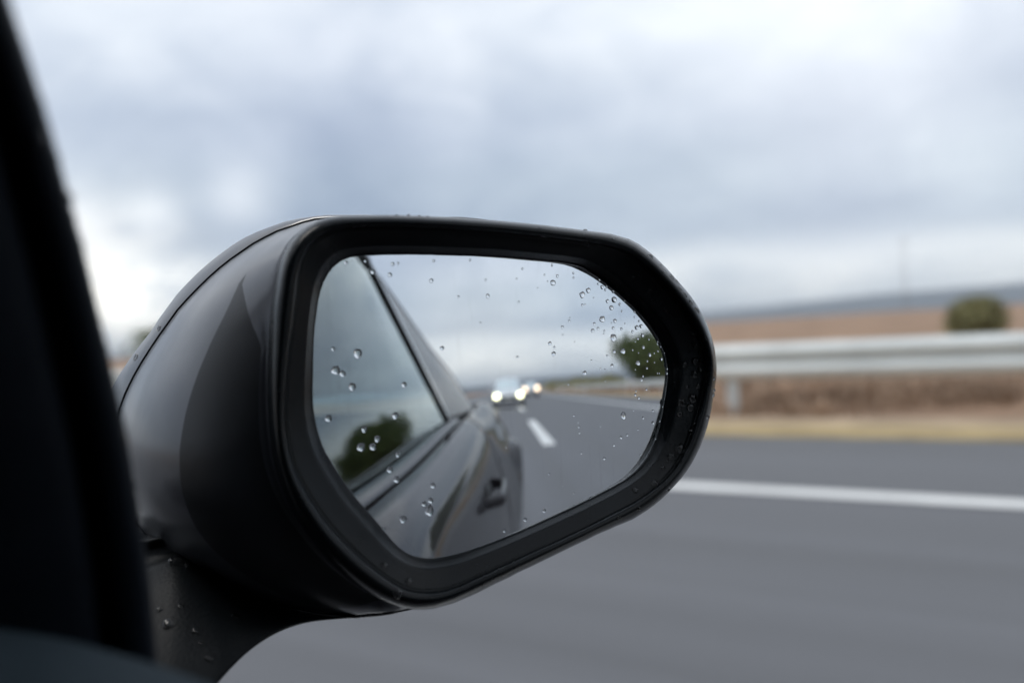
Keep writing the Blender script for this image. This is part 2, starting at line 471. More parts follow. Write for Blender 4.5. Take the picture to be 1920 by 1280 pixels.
tree('round_bush', 23.3, 5.6, 1.45, 1.75, 'round olive green bush standing in the brown field beyond the guardrail', 'bush', 'leaf2', 6500, 12, trunk=.03, size=.055, clump=60, reach=.5)
tree('roadside_tree', 14.3, -50.5, 5.2, 6.6, 'big dark green roadside tree seen at the right edge of the mirror', 'tree', 'leaf', 9000, 3, trunk=.10, size=.19, clump=26)
tree('field_tree', 42, 67.5, 3.1, 4.4, 'small dark tree far off in the gap between pillar and mirror housing', 'tree', 'leaf', 2600, 8, trunk=.1, size=.12)
for k, (x, y, h, wd) in enumerate(((13.2, -66, 1.7, 4.6), (13.6, -74, 1.9, 5.5), (13.0, -86, 1.8, 6), (13.6, -100, 2.0, 7), (13.2, -118, 2.1, 8), (13.4, -140, 2.2, 9), (13.8, -168, 2.4, 11))):
    tree('roadside_shrub', x, y, h, wd, 'low olive shrub of the row seen in the mirror behind the guardrail', 'shrub', 'leaf2', 1500, 20 + k, group='shrubs along the verge behind', trunk=.06, size=.13)
# dry weeds between verge and rail and beyond it: uncountable
rnd = random.Random(4)
bm = bmesh.new()
def tuft(x, y, z, s):
    for _ in range(7):
        a = rnd.uniform(0, 6.28); l = rnd.uniform(.3, .6) * s; h = rnd.uniform(.5, 1.0) * s
        wv = Vector((-math.sin(a), math.cos(a), 0)) * .035 * s
        b = Vector((x, y, z - .01)); t1 = b + Vector((math.cos(a) * l * .4, math.sin(a) * l * .4, h * .7)); t2 = b + Vector((math.cos(a) * l, math.sin(a) * l, h))
        vv = [bm.verts.new(b - wv), bm.verts.new(b + wv), bm.verts.new(t1 + wv * .7), bm.verts.new(t1 - wv * .7)]
        bm.faces.new(vv)
        bm.faces.new((vv[3], vv[2], bm.verts.new(t2)))
for _ in range(7500):
    y = rnd.uniform(-70, 18) if rnd.random() < .35 else rnd.uniform(0, 16)
    x = 10.3 + abs(rnd.gauss(0, 1)) * 3.2
    dens = noise.noise(Vector((x * .7, y * .35, 2)))
    if dens < -.15: continue
    tuft(x, y, terr(x, y), rnd.uniform(.10, .27) * (1 + dens))
tag(link('dry_weeds', bm, MT['drygrass'], smooth=False, sharp='keep'), 'dry brown weeds growing along the verge and under the guardrail', 'weeds', kind='stuff')

# distant mast, farm houses
t = empty('mast', (286.7, 86.8, 0)); tag(t, 'thin pale mast rising from the far field against the sky', 'mast')
bm = bmesh.new(); cyl(bm, (286.7, 86.8, 0), (286.7, 86.8, 26), .22, .12, 10); link('pole', bm, MT['pole'], t)
bm = bmesh.new(); cyl(bm, (286.7, 85.6, 24.6), (286.7, 88, 24.6), .12, .12, 8); link('crossarm', bm, MT['pole'], t)
# white delineator post by the rail (seen in the mirror)
t = empty('delineator_post', (9.9, -67, 0)); tag(t, 'white delineator post on the verge seen in the mirror', 'marker post')
bm = bmesh.new(); box(bm, (9.9, -67, .5), (.12, .12, 1.06)); o = link('post', bm, MT['white'], t, smooth=False); bevel(o, .02)
bm = bmesh.new(); box(bm, (9.9, -66.935, .85), (.08, .02, .16)); link('reflector', bm, MT['grille'], t, smooth=False)

# ================================================================ following cars (seen in the mirror)
def other_car(name, x, y, label, paint, lamp, lwid=1.82, lamp_z=.72, hgt=1.58, group=None, rl=.11):
    """car facing +Y, nose at y"""
    t = empty(name, (x, y, 0)); tag(t, label, 'car', group)
    # stations along the car: (dy from nose, half width, z bottom, z shoulder)
    bm = bmesh.new()
    st = [(0.0, .62, .34, .62), (-.10, .78, .26, .74), (-.35, .86, .22, .86), (-.9, .90, .22, .94), (-1.5, .91, .22, .99), (-2.6, .91, .22, 1.0), (-3.6, .91, .22, 1.02), (-4.1, .86, .26, 1.0), (-4.3, .74, .38, .9)]
    rows = []
    for dy, hw, zb, zs in st:
        hw *= lwid / 1.82
        pr = [(0, zb), (hw * .8, zb), (hw * .97, zb + .12), (hw, (zb + zs) / 2), (hw * .96, zs - .08), (hw * .86, zs), (hw * .4, zs + .03), (0, zs + .035)]
        full = [(-a, b) for a, b in pr[1:-1]][::-1]
        pts = [(x + a, y + dy, b) for a, b in pr] + [(x + a, y + dy, b) for a, b in full]
        rows.append(pts)
    vs = grid(bm, rows, closed=True)
    bm.faces.new(vs[0]); bm.faces.new(vs[-1])
    body = link('body', bm, paint, t); subsurf(body, 1)
    # cabin
    bm = bmesh.new()
    rows = []
    for dy, hw, z in ((-1.15, .78, .98), (-1.95, .62, hgt - .06), (-2.4, .62, hgt), (-3.3, .61, hgt - .02), (-4.05, .72, 1.0)):
        hw *= lwid / 1.82
        rows.append([(x - hw, y + dy, z - (.05 if z > 1.1 else 0)), (x - hw * .8, y + dy, z), (x, y + dy, z + .02), (x + hw * .8, y + dy, z), (x + hw, y + dy, z - (.05 if z > 1.1 else 0))])
    grid(bm, rows[1:4]); roof = link('roof', bm, paint, t)
    sd = roof.modifiers.new('thick', 'SOLIDIFY'); sd.thickness = .03
    bm = bmesh.new(); grid(bm, [rows[0], rows[1]]); link('windscreen', bm, MT['screen'], t)
    bm = bmesh.new(); grid(bm, [rows[3], rows[4]]); link('rear_window', bm, MT['screen'], t)
    for s in (0, -1):
        bm = bmesh.new()
        sg = 1 if s else -1
        top = [rows[i][s] for i in range(5)]
        low = [(x + sg * .84 * lwid / 1.82, p[1], .99) for p in top]
        grid(bm, [top[0:5], low]); link('side_window', bm, MT['screen'], t)
        bm = bmesh.new()
        cyl(bm, top[0], top[1], .035, .03, 8); link('pillar', bm, paint, t)
        bm = bmesh.new()
        box(bm, (x + sg * 1.0 * lwid / 1.82, y - 1.35, 1.04), (.2, .1, .14)); o = link('wing_mirror', bm, paint, t); bevel(o, .03)
    bm = bmesh.new(); box(bm, (x, y - .02, .52), (.95, .12, .20)); o = link('grille', bm, MT['grille'], t, smooth=False); bevel(o, .03)
    bm = bmesh.new(); box(bm, (x, y - .06, .30), (1.25, .16, .12)); o = link('bumper', bm, MT['grille'], t, smooth=False); bevel(o, .03)
    bm = bmesh.new(); box(bm, (x, y + .05, .45), (.52, .02, .11)); link('number_plate', bm, MT['plate'], t, smooth=False)
    for s in (-1, 1):
        bm = bmesh.new()
        bmesh.ops.create_uvsphere(bm, u_segments=20, v_segments=12, radius=rl, matrix=Matrix.Translation((x + s * .68 * lwid / 1.82, y - .04, lamp_z)) @ Matrix.Diagonal((1.25, .6, .9, 1)))
        link('headlight', bm, lamp, t)
        for dy in (-.85, -3.45):
            wx = x + s * (.80 * lwid / 1.82)
            bm = bmesh.new(); cyl(bm, (wx - .11, y + dy, .32), (wx + .11, y + dy, .32), .32, None, 28); o = link('wheel', bm, MT['tyre'], t); bevel(o, .03)
            bm = bmesh.new(); cyl(bm, (wx + s * .10, y + dy, .32), (wx + s * .125, y + dy, .32), .2, None, 20); link('rim', bm, MT['rim'], o)
    return t
other_car('following_car', .43, -31.5, 'white car with bright headlights following close behind in the mirror', MT['white'], MT['lamp'], lamp_z=.64, rl=.135)
other_car('following_car', 3.05, -61, 'farther car with two dim warm headlights in the mirror', MT['silver'], MT['lampw'], rl=.2, lamp_z=.9)

# ================================================================ the car the picture is taken from
CAR = empty('car', (-.62, -1.3, 0))
tag(CAR, 'dark grey wet coupe whose door mirror fills the picture', 'car')
def lerp(a, b, t): return a + (b - a) * t
def tab(y, table):
    table = sorted(table)
    if y <= table[0][0]: return table[0][1]
    for (a, va), (b, vb) in zip(table, table[1:]):
        if y <= b:
            t = (y - a) / (b - a); t = t * t * (3 - 2 * t)
            return lerp(va, vb, t)
    return table[-1][1]
belt_z = lambda y: tab(y, [(-3.1, .86), (-1.9, .875), (-1.15, .853), (-.1, .820), (.5, .805)])
belt_x = lambda y: tab(y, [(-3.1, .12), (-2.0, .185), (-1.15, .175), (0, .165), (.25, .155), (.6, .11)])
def side_profile(y):
    """cross-section of the body side from belt to sill (x outwards)"""
    bx, bz = belt_x(y), belt_z(y)
    hb = math.exp(-((y + 1.75) / .62) ** 2)                   # rear haunch
    fin = tab(y, [(-3.15, .17), (-2.7, .06), (-2.2, 0)])       # tail tucks in
    ff = tab(y, [(.2, 0), (.7, .05)])
    zb = .20
    arch = math.exp(-((y + 1.82) / .30) ** 4)
    zb = lerp(zb, .68, arch)
    pts = [(bx + .052, bz + .002), (bx + .062, bz + .001), (bx + .074, bz - .007), (bx + .089, bz - .020), (bx + .099, bz - .036), (bx + .108, bz - .053), (bx + .117, bz - .072), (bx + .126 + .008 * hb, bz - .097),
           (bx + .137 + .022 * hb, bz - .140), (bx + .146 + .036 * hb, bz - .195), (bx + .152 + .048 * hb, bz - .265), (bx + .154 + .052 * hb, bz - .35), (bx + .143 + .046 * hb, bz - .47), (bx + .093 + .03 * hb, zb)]
    out = []
    for k, (a, b) in enumerate(pts):
        q = k / (len(pts) - 1)
        b = max(b, zb + .012 * (len(pts) - 1 - k))
        out.append((a - (fin + ff) * (.35 + .65 * q), y, b))
    return out
def body_piece(name, ys, m):
    bm = bmesh.new()
    rows = []
    for y in ys:
        p = catmull([(a[0], a[2]) for a in side_profile(y)], 40)
        rows.append([(a, y, b) for a, b in p])
    grid(bm, rows)
    o = link(name, bm, m, CAR)
    sd = o.modifiers.new('thick', 'SOLIDIFY'); sd.thickness = .012; sd.offset = 1
    return o
def frange(a, b, n): return [a + (b - a) * i / (n - 1) for i in range(n)]
door = body_piece('door', frange(-1.005, .36, 40), MT['carpaint'])
body_piece('rear_quarter', frange(-3.12, -1.012, 60), MT['carpaint'])
body_piece('front_fender', frange(.367, .9, 14), MT['carpaint'])
# door handle: recess cup and pull bar
hx = lambda y, z: max(p[0] for p in side_profile(y) if abs(p[2] - z) < .07)
HY, HZ = -.60, .742
hxx = hx(HY, HZ)
bm = bmesh.new()
bmesh.ops.create_uvsphere(bm, u_segments=24, v_segments=12, radius=1, matrix=Matrix.Translation((hxx - .003, HY + .035, HZ + .004)) @ Matrix.Diagonal((.006, .055, .013, 1)))
link('handle_cup', bm, MT['rubber'], door)
bm = bmesh.new()
rows = []
for i in range(21):
    t = i / 20; y = HY - .13 + .26 * t
    e_ = min(1, t / .18, (1 - t) / .18); e_ = e_ * e_ * (3 - 2 * e_)
    base_x = hx(y, HZ)
    off = -.004 + .030 * e_
    rows.append([(base_x + off + .0075 * math.cos(a), y, HZ - .002 + .0115 * math.sin(a)) for a in [k * math.tau / 14 for k in range(14)]])
vs = grid(bm, rows, closed=True); bm.faces.new(vs[0]); bm.faces.new(vs[-1])
link('door_handle', bm, MT['carpaint'], door)
# belt mouldings below the glass: two ribs with a groove
for nm, x0, x1, dz, m in (('belt_moulding', .006, .036, .010, MT['carpaint']), ('belt_seal', .039, .050, .004, MT['rubber'])):
    bm = bmesh.new()
    rows = []
    for y in frange(-1.12, .30, 36):
        bx, bz = belt_x(y), belt_z(y)
        rows.append([(bx + x0, y, bz - .03), (bx + x0, y, bz + dz - .004), (bx + x0 + .004, y, bz + dz), (bx + (x0 + x1) / 2, y, bz + dz + .001), (bx + x1 - .003, y, bz + dz - .002), (bx + x1, y, bz + dz - .008), (bx + x1, y, bz - .03)])
    grid(bm, rows); link(nm, bm, m, CAR)
# side glass: bottom belt to roof rail, rear edge slanting
rail = [(1.05, .02, .93), (.62, .045, 1.10), (.3, .055, 1.20), (0, .060, 1.25), (-.3, .062, 1.268), (-.6, .062, 1.258), (-.8, .060, 1.235), (-1.2, .060, 1.18), (-1.62, .062, 1.12), (-2.4, .075, 1.025), (-3.1, .085, .925)]
rail_x = lambda y: tab(y, [(a, b) for a, b, c in rail])
def rail_z(y):
    p = sorted((a, c) for a, b, c in rail)
    for (a, va), (b, vb) in zip(p, p[1:]):
        if a <= y <= b: return lerp(va, vb, (y - a) / (b - a))
    return p[0][1] if y < p[0][0] else p[-1][1]
GT = lambda v: lerp(-1.13, -.74, v ** 1.1)         # rear edge of the glass from belt (0) to rail (1)
def side_pt(y, v, off=0.0):
    a = Vector((belt_x(y), y, belt_z(y) - .01)); b = Vector((rail_x(y), y, rail_z(y) - .012))
    p = a.lerp(b, v); p.x += .002 * math.sin(math.pi * v) + off
    return p
bm = bmesh.new()
grid(bm, [[side_pt(lerp(.008, GT(v), u), v) for u in frange(0, 1, 24)] for v in frange(0, 1, 16)])
link('side_window', bm, MT['sideglass'], CAR)
# black rear frame of the glass, rail seal
bm = bmesh.new()
rows = []
for v in frange(0, 1, 20):
    y = GT(v)
    rows.append([side_pt(y + .012, v, .001), side_pt(y + .010, v, .008), side_pt(y - .012, v, .009), side_pt(y - .055, v, .009), side_pt(y - .058, v, .0)])
grid(bm, rows); link('window_frame', bm, MT['gloss'], CAR)
bm = bmesh.new()
rows = []
for y in frange(-.72, .55, 24):
    p = Vector((rail_x(y), y, rail_z(y)))
    rows.append([p + Vector((.002, 0, -.03)), p + Vector((.012, 0, -.026)), p + Vector((.012, 0, -.008)), p + Vector((.004, 0, -.002))])
grid(bm, rows); link('rail_seal', bm, MT['rubber'], CAR)
# rear pillar panel between glass edge and tail, roof
bm = bmesh.new()
rows = []
for v in frange(0, 1, 16):
    rows.append([side_pt(lerp(GT(v) - .058, -3.1, u ** 1.3), v, .004) for u in frange(0, 1, 30)])
grid(bm, rows); link('rear_pillar', bm, MT['carpaint'], CAR)
bm = bmesh.new()
rows = []
for y in frange(.62, -3.1, 40):
    x, z = rail_x(y), rail_z(y)
    rr = [(x, y, z - .014), (x + .004, y, z - .004), (x - .004, y, z + .006), (x - .03, y, z + .016), (x - .15, y, z + .035), (x - .45, y, z + .06), (-.62, y, z + .066)]
    rows.append(rr + [(-1.24 - a, b, c) for a, b, c in rr[:-1][::-1]])
grid(bm, rows); o = link('roof', bm, MT['carpaint'], CAR)
sd = o.modifiers.new('thick', 'SOLIDIFY'); sd.thickness = .02
# far side, floor and tail close the cabin
bm = bmesh.new()
box(bm, (-.62, -1.1, .24), (1.62, 3.9, .06)); box(bm, (-1.42, -1.1, .62), (.06, 3.9, .8)); box(bm, (-.62, -3.06, .56), (1.45, .06, .6))
box(bm, (-.62, .78, .56), (1.4, .06, .5)); box(bm, (-1.36, -1.2, 1.02), (.05, 2.9, .36))
box(bm, (.09, -.5, .52), (.04, 2.6, .5))
link('cabin_lining', bm, MT['lining'], CAR, smooth=False)
for sx in (-.34, -1.0):
    bm = bmesh.new(); box(bm, (sx, -.62, .62), (.46, .16, .6)); box(bm, (sx, -.35, .42), (.48, .5, .16)); o = link('seat', bm, MT['seat'], CAR); bevel(o, .06, 4)
    bm = bmesh.new(); box(bm, (sx, -.70, 1.0), (.25, .09, .17)); h = link('headrest', bm, MT['seat'], o); bevel(h, .04, 4)
# rear wheel
bm = bmesh.new(); cyl(bm, (.10, -1.82, .32), (.325, -1.82, .32), .325, None, 40); wh = link('wheel', bm, MT['tyre'], CAR); bevel(wh, .03)
bm = bmesh.new(); cyl(bm, (.31, -1.82, .32), (.332, -1.82, .32), .225, None, 30)
for k in range(5):
    a = k * math.tau / 5; cyl(bm, (.335, -1.82, .32), (.335, -1.82 + .2 * math.cos(a), .32 + .2 * math.sin(a)), .03, .02, 8)
link('rim', bm, MT['rim'], wh)

# ---- windscreen pillar beside the camera (leans back towards the roof)
edge = catmull([(-14, -110, .195), (8, -40, .200), (22, 10, .204), (58, 120, .212), (98, 250, .221), (133, 380, .230), (156, 460, .236), (182, 570, .243), (205, 665, .250), (223, 745, .255), (241, 830, .261), (256, 920, .267), (270, 1010, .272), (284, 1120, .279), (300, 1300, .288), (312, 1420, .294)], 60)
secs = [(-34, .022), (-10, .006), (-1, .001), (0, 0), (-4, -.004), (-14, -.007), (-40, -.009), (-62, -.009), (-74, -.004), (-80, .004), (-92, .004), (-98, -.006), (-112, -.012), (-150, -.016), (-230, -.022), (-340, -.028), (-480, -.03), (-500, .02)]
bm = bmesh.new()
grid(bm, [[at(x + a * (1.0), y - a * .22, d + b) for a, b in secs] for x, y, d in edge])
apil = link('windscreen_pillar', bm, MT['pillar'], CAR)
# ---- top of the inner door panel, lower left
top = catmull([(-160, 1150, .235), (0, 1176, .232), (110, 1194, .228), (210, 1219, .224), (300, 1246, .220), (400, 1284, .214), (520, 1345, .205)], 40)
bm = bmesh.new()
rows = []
for x, y, d in top:
    rows.append([at(x, y + 120, d + .05), at(x, y + 20, d + .035), at(x, y + 3, d + .02), at(x, y, d + .010), at(x, y + 10, d), at(x, y + 34, d - .012), at(x, y + 80, d - .026), at(x, y + 150, d - .040), at(x, y + 260, d - .055)])
grid(bm, rows); dp = link('door_panel', bm, MT['trim'], CAR)
subsurf(dp, 1)

# ================================================================ door mirror
CX, CY = 915.0, 765.0
NA = 144
ANG = [k * math.tau / NA for k in range(NA)]
def polar(pts):
    """closed outline (x, y[, depth]) -> value along each of NA directions from the centre"""
    dense = catmull(pts, 900, closed=True)
    pol = []
    for p in dense:
        a = math.atan2(p[1] - CY, p[0] - CX) % math.tau
        pol.append((a, math.hypot(p[0] - CX, p[1] - CY)) + tuple(p[2:]))
    pol.sort()
    out = []
    for a in ANG:
        best = min(range(len(pol)), key=lambda i: abs((pol[i][0] - a + math.pi) % math.tau - math.pi))
        sel = [pol[(best + j) % len(pol)] for j in (-2, -1, 0, 1, 2)]
        out.append(tuple(sum(s[k] for s in sel) / 5 for k in range(1, len(pol[0]))))
    return out
G_PTS = [(587, 700), (589, 630), (596, 570), (603, 540), (614, 515), (630, 496), (650, 484.5), (672, 480), (690, 479), (770, 477.5), (875, 480), (940, 483), (1000, 488), (1050, 492.5), (1074, 496), (1094, 502), (1115, 515), (1140, 534), (1165, 554), (1185, 572), (1205, 592), (1225, 617), (1240, 642), (1250, 668), (1254, 695), (1252, 725), (1246, 765), (1240, 795), (1232, 822), (1221, 845), (1207, 867), (1190, 885), (1167, 902), (1130, 922), (1080, 947), (1030, 970), (965, 999), (900, 1024), (850, 1039), (812, 1046), (780, 1043), (755, 1031), (735, 1012), (700, 970), (660, 924), (632, 882), (608, 842), (594, 800), (587, 755)]
K_PTS = [(1327, 690), (1317, 742), (1303, 792), (1281, 850), (1250, 895), (1205, 930), (1167, 952), (1130, 971), (1095, 989), (1040, 1015), (980, 1042), (920, 1070), (870, 1093), (830, 1107), (790, 1109), (755, 1101), (711, 1073), (667, 1036), (617, 984), (580, 931), (553, 880), (539, 825), (535, 770), (539, 690), (550, 605), (560, 520), (571, 482), (590, 452), (625, 433), (700, 425), (800, 427), (900, 433), (1000, 442), (1100, 455), (1150, 465), (1182, 478), (1212, 502), (1244, 533), (1277, 573), (1305, 615), (1321, 652)]
O_PTS = [(1344, 685), (1341, 722), (1333, 772), (1319, 822), (1298, 867), (1268, 907), (1235, 940), (1195, 968), (1150, 988), (1100, 1011), (1040, 1040), (980, 1069), (920, 1098), (870, 1122), (830, 1136), (790, 1143), (740, 1134), (685, 1106), (625, 1056), (578, 998), (543, 938), (520, 870), (510, 800), (507, 720), (509, 650), (513, 585), (519, 540), (527, 500), (537, 470), (553, 445), (575, 425), (602, 411), (640, 404.5), (700, 403), (800, 405), (900, 411), (1000, 420), (1100, 432), (1150, 440), (1182, 449), (1212, 468), (1242, 495), (1272, 528), (1301, 563), (1322, 600), (1337, 640)]
G = polar(G_PTS); K = polar(K_PTS); O = polar(O_PTS)
def px(r, k): return (CX + r * math.cos(ANG[k]), CY + r * math.sin(ANG[k]))
def plane_at(x, y, h):
    """point seen at x, y on a shell h above the curved glass"""
    return on_sphere(x, y, h)
def hk(k):
    a = ANG[k]
    topw = max(0, -math.sin(a)) ** 1.5
    return .0130 + .0075 * topw
rim_rows = []
def ring(f): rim_rows.append([f(k) for k in range(NA)])
ring(lambda k: on_sphere(*px(G[k][0] - 3, k), -.004))
ring(lambda k: on_sphere(*px(G[k][0] - .6, k), -.0005))
ring(lambda k: on_sphere(*px(G[k][0] + .8, k), .0006))
ring(lambda k: on_sphere(*px(G[k][0] + 3, k), .0009))
for t_, f_ in ((.10, .12), (.27, .37), (.31, .45), (.35, .49), (.42, .51), (.86, .78), (.93, .82), (.97, .81), (1.0, .85)):
    ring(lambda k: plane_at(*px(lerp(G[k][0], K[k][0], t_), k), hk(k) * f_))
ring(lambda k: plane_at(*px(lerp(K[k][0], O[k][0], .06), k), hk(k) + .0006))
ring(lambda k: plane_at(*px(lerp(K[k][0], O[k][0], .15), k), hk(k) + .0026))
ring(lambda k: plane_at(*px(lerp(K[k][0], O[k][0], .38), k), hk(k) + .0042))
ring(lambda k: plane_at(*px(lerp(K[k][0], O[k][0], .68), k), hk(k) + .0028))
ring(lambda k: plane_at(*px(lerp(K[k][0], O[k][0], .90), k), hk(k) - .0012))
ring(lambda k: plane_at(*px(O[k][0], k), hk(k) - .0065))
ring(lambda k: plane_at(*px(O[k][0], k), hk(k) - .0065) - NM * .006)
ring(lambda k: plane_at(*px(O[k][0] - 8, k), hk(k) - .0065) - NM * .010)

def dep(P): return (P - CAM).dot(fw)
OD = [dep(rim_rows[-3][k]) for k in range(NA)]
# outer shell: seam line and front silhouette traced where they show, tucked behind the rim elsewhere
VIS_SEAM = [(800, 410, .455), (700, 409, .455), (640, 409, .456), (590, 413, .460), (545, 424, .464), (500, 441, .468), (452, 468, .474), (412, 498, .480), (375, 532, .485), (340, 568, .490), (307, 612, .496), (280, 652, .500), (252, 697, .504), (230, 742, .508), (216, 790, .508), (212, 850, .505), (224, 920, .50), (260, 985, .49), (330, 1045, .478), (430, 1098, .463), (530, 1134, .45), (640, 1152, .437), (720, 1147, .430), (790, 1138, .43)]
VIS_SIL = [(800, 406.5, .472), (700, 403.5, .470), (640, 402, .471), (600, 404, .473), (575, 407, .475), (530, 417, .479), (487, 432, .484), (450, 450, .489), (412, 477, .496), (375, 507, .502), (340, 542, .508), (307, 585, .514), (280, 625, .519), (258, 653, .523), (240, 677, .526), (222, 704, .529), (200, 745, .532), (188, 790, .532), (184, 850, .53), (196, 925, .524), (236, 1000, .513), (310, 1065, .50), (420, 1120, .485), (530, 1150, .47), (640, 1159, .455), (720, 1153.5, .447), (785, 1144, .446)]
def hidden(inset, push):
    out = []
    ks = [k for k in range(NA)]
    sel = [k for k in ks if (ANG[k] < R(118) or ANG[k] > R(262))]
    sel.sort(key=lambda k: (ANG[k] - R(262)) % math.tau)
    for k in sel[::3]:
        w_ = min(1, min((ANG[k] - R(262)) % math.tau, (R(118) - ANG[k]) % math.tau) / R(25))
        x, y = px(O[k][0] - inset * (.25 + .75 * w_), k)
        out.append((x, y, OD[k] + push))
    return out
def full(vis, inset, push):
    return polar(hidden(inset, push) + vis[::-1][0:0] + sorted(vis, key=lambda p: (math.atan2(p[1] - CY, p[0] - CX)) % math.tau))
VIS_SEAM = [(x + .35 * w_, y + .6 * w_, d_) for x, y, d_ in VIS_SEAM for w_ in [7 * max(0.0, min(1.0, (600 - x) / 150)) if y < 800 else 0.0]]
SEAM = full(VIS_SEAM, 7, .030); SIL = full(VIS_SIL, 10, .055)
def pt3(t, k, da=0.0, dr=0.0): return at(*px(t[k][0] + dr, k), t[k][1] + da)
back = [plane_at(*px(O[k][0] - 5, k), hk(k) - .0065) - NM * .007 for k in range(NA)]
back2 = [plane_at(*px(O[k][0] + .8, k), hk(k) - .0065) - NM * .0085 for k in range(NA)]
sm_a = [pt3(SEAM, k) for k in range(NA)]
# dark reflection on the shell side, built as a black panel ending in a point: rim-side edge (RR) and cap-side edge (LL)
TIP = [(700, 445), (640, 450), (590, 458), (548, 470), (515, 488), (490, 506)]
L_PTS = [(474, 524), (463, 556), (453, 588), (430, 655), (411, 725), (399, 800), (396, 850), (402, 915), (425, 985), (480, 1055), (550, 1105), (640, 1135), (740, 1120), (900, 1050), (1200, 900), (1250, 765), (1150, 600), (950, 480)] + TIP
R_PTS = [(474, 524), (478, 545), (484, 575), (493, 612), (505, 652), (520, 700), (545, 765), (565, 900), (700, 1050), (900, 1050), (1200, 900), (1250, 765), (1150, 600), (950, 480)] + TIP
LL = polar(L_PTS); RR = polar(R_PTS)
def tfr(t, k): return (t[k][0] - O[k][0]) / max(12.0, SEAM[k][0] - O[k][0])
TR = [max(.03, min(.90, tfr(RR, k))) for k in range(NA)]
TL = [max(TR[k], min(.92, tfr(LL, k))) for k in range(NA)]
def shell_at(tf):
    row = []
    for k in range(NA):
        tt = tf(k)
        p = back2[k].lerp(sm_a[k], tt)
        r_vis = max(0.0, SEAM[k][0] - O[k][0] - 6) / 300
        row.append(p - fw * (.030 * min(1, r_vis) * math.sin(math.pi * tt) ** .9 if 0 < tt < 1 else 0))
    return row
rows_a = [back, back2] + [shell_at(lambda k: TR[k] * t) for t in (.25, .5, .75, 1.0)]
rows_dark_refl = [shell_at(lambda k: lerp(TR[k], TL[k], t)) for t in (0, .1, .25, .4, .55, .7, .85, .95, 1.0)]
rows_b = [shell_at(lambda k: lerp(TL[k], 1, t)) for t in (0, .05, .15, .3, .45, .6, .75, .88)] + [sm_a, [pt3(SEAM, k, .008, -5) for k in range(NA)]]
bm = bmesh.new(); grid(bm, rows_a, closed=True); grid(bm, rows_b, closed=True)
bmesh.ops.remove_doubles(bm, verts=bm.verts, dist=.0001)
SIDE = link('side_mirror', bm, MT['cappaint'], CAR)
bm = bmesh.new(); grid(bm, rows_dark_refl, closed=True)
DARK_REFL = link('dark_reflection_panel', bm, MT['dark_refl'], SIDE)
# painted cap in front of the seam
def shrink(row, s, push):
    c = Vector((0, 0, 0))
    for p in row: c += p
    c /= len(row)
    return [c.lerp(p, s) + Vector((.30, .95, 0)) * push for p in row]
sil = [at(*px(SIL[k][0], k), SEAM[k][1] + .0028 + max(0.0, SIL[k][0] - SEAM[k][0] - 4) * .00048) for k in range(NA)]
cap0 = [pt3(SEAM, k, .006, -3) for k in range(NA)]
cap1 = [pt3(SEAM, k, .0025, 3.5) for k in range(NA)]
cap2 = [pt3(SEAM, k, .004, 6) if SIL[k][0] - SEAM[k][0] > 8 else pt3(SEAM, k, .008, 1) for k in range(NA)]
mid = [a.lerp(b, .55) - fw * .0012 for a, b in zip(cap1, sil)]
between = [[a.lerp(b, t) - fw * (.0006 * math.sin(math.pi * t)) for a, b in zip(cap1, sil)] for t in (.02, .06, .2, .5, .8, .94, .98)]
rows = [cap0, [p + fw * .0006 for p in cap1], cap1] + between + [sil, [p + fw * .0004 for p in sil], [p + fw * .002 for p in sil], shrink(sil, .97, .014), shrink(sil, .88, .034), shrink(sil, .70, .052), shrink(sil, .4, .064), shrink(sil, .02, .068)]
bm = bmesh.new(); grid(bm, rows, closed=True)
CAP = link('mirror_cap', bm, MT['capgloss'], SIDE)
bm = bmesh.new(); grid(bm, rim_rows, closed=True)
RIM = link('mirror_rim', bm, MT['plastic'], SIDE)
# mirror glass: dense piece of a sphere
rows = []
NR = 44
for i in range(NR + 1):
    f = (i / NR)
    rows.append([on_sphere(*px((G[k][0] + .3) * max(f, .004), k)) for k in range(NA)])
bm = bmesh.new(); grid(bm, rows, closed=True); bm.faces.new([v for v in list(bm.verts)[:NA]])
GL = link('mirror_glass', bm, MT['mirror'], SIDE)
# foot that carries the mirror on the door
A_ = catmull([(210, 1010, .470), (270, 1011, .462), (300, 1005, .458), (360, 1006, .456), (440, 1017, .454), (520, 1056, .452), (600, 1115, .447), (672, 1151, .445)], 48)
B_ = catmull([(180, 1120, .43), (300, 1062, .438), (338, 1060, .438), (385, 1102, .434), (430, 1150, .430), (490, 1172, .432), (570, 1162, .436), (672, 1152, .440)], 48)
C_ = catmull([(150, 1420, .36), (250, 1400, .365), (330, 1362, .375), (405, 1283, .392), (432, 1253, .400), (463, 1223, .408), (499, 1197, .417), (540, 1177, .426), (590, 1164, .434), (672, 1157, .441)], 48)
rows = []
dpt = lambda q, a=0, dx=0, dy=0: at(q[0] + dx, q[1] + dy, q[2] + a)
mixp = lambda p, q, t, a: at(lerp(p[0], q[0], t), lerp(p[1], q[1], t), lerp(p[2], q[2], t) + a)
rows.append([dpt(q, .03, 0, -11 * max(0.0, min(1.0, (560 - q[0]) / 200))) for q in A_])
rows.append([dpt(q, .004, 0, 1) for q in A_])
rows.append([dpt(q, 0, 0, 4) for q in A_])
rows.append([dpt(q, .001, 0, 9) for q in A_])
rows.append([mixp(p, q, .30, .018) for p, q in zip(A_, B_)])
rows.append([mixp(p, q, .80, .012) for p, q in zip(A_, B_)])
rows.append([dpt(q, 0) for q in B_])
for t in (.15, .35, .6, .85):
    rows.append([mixp(p, q, t, -.006 * math.sin(math.pi * t)) for p, q in zip(B_, C_)])
rows.append([dpt(q, 0) for q in C_])
rows.append([dpt(q, .012) for q in C_])
rows.append([dpt(q, .06, -20, -8) for q in C_])
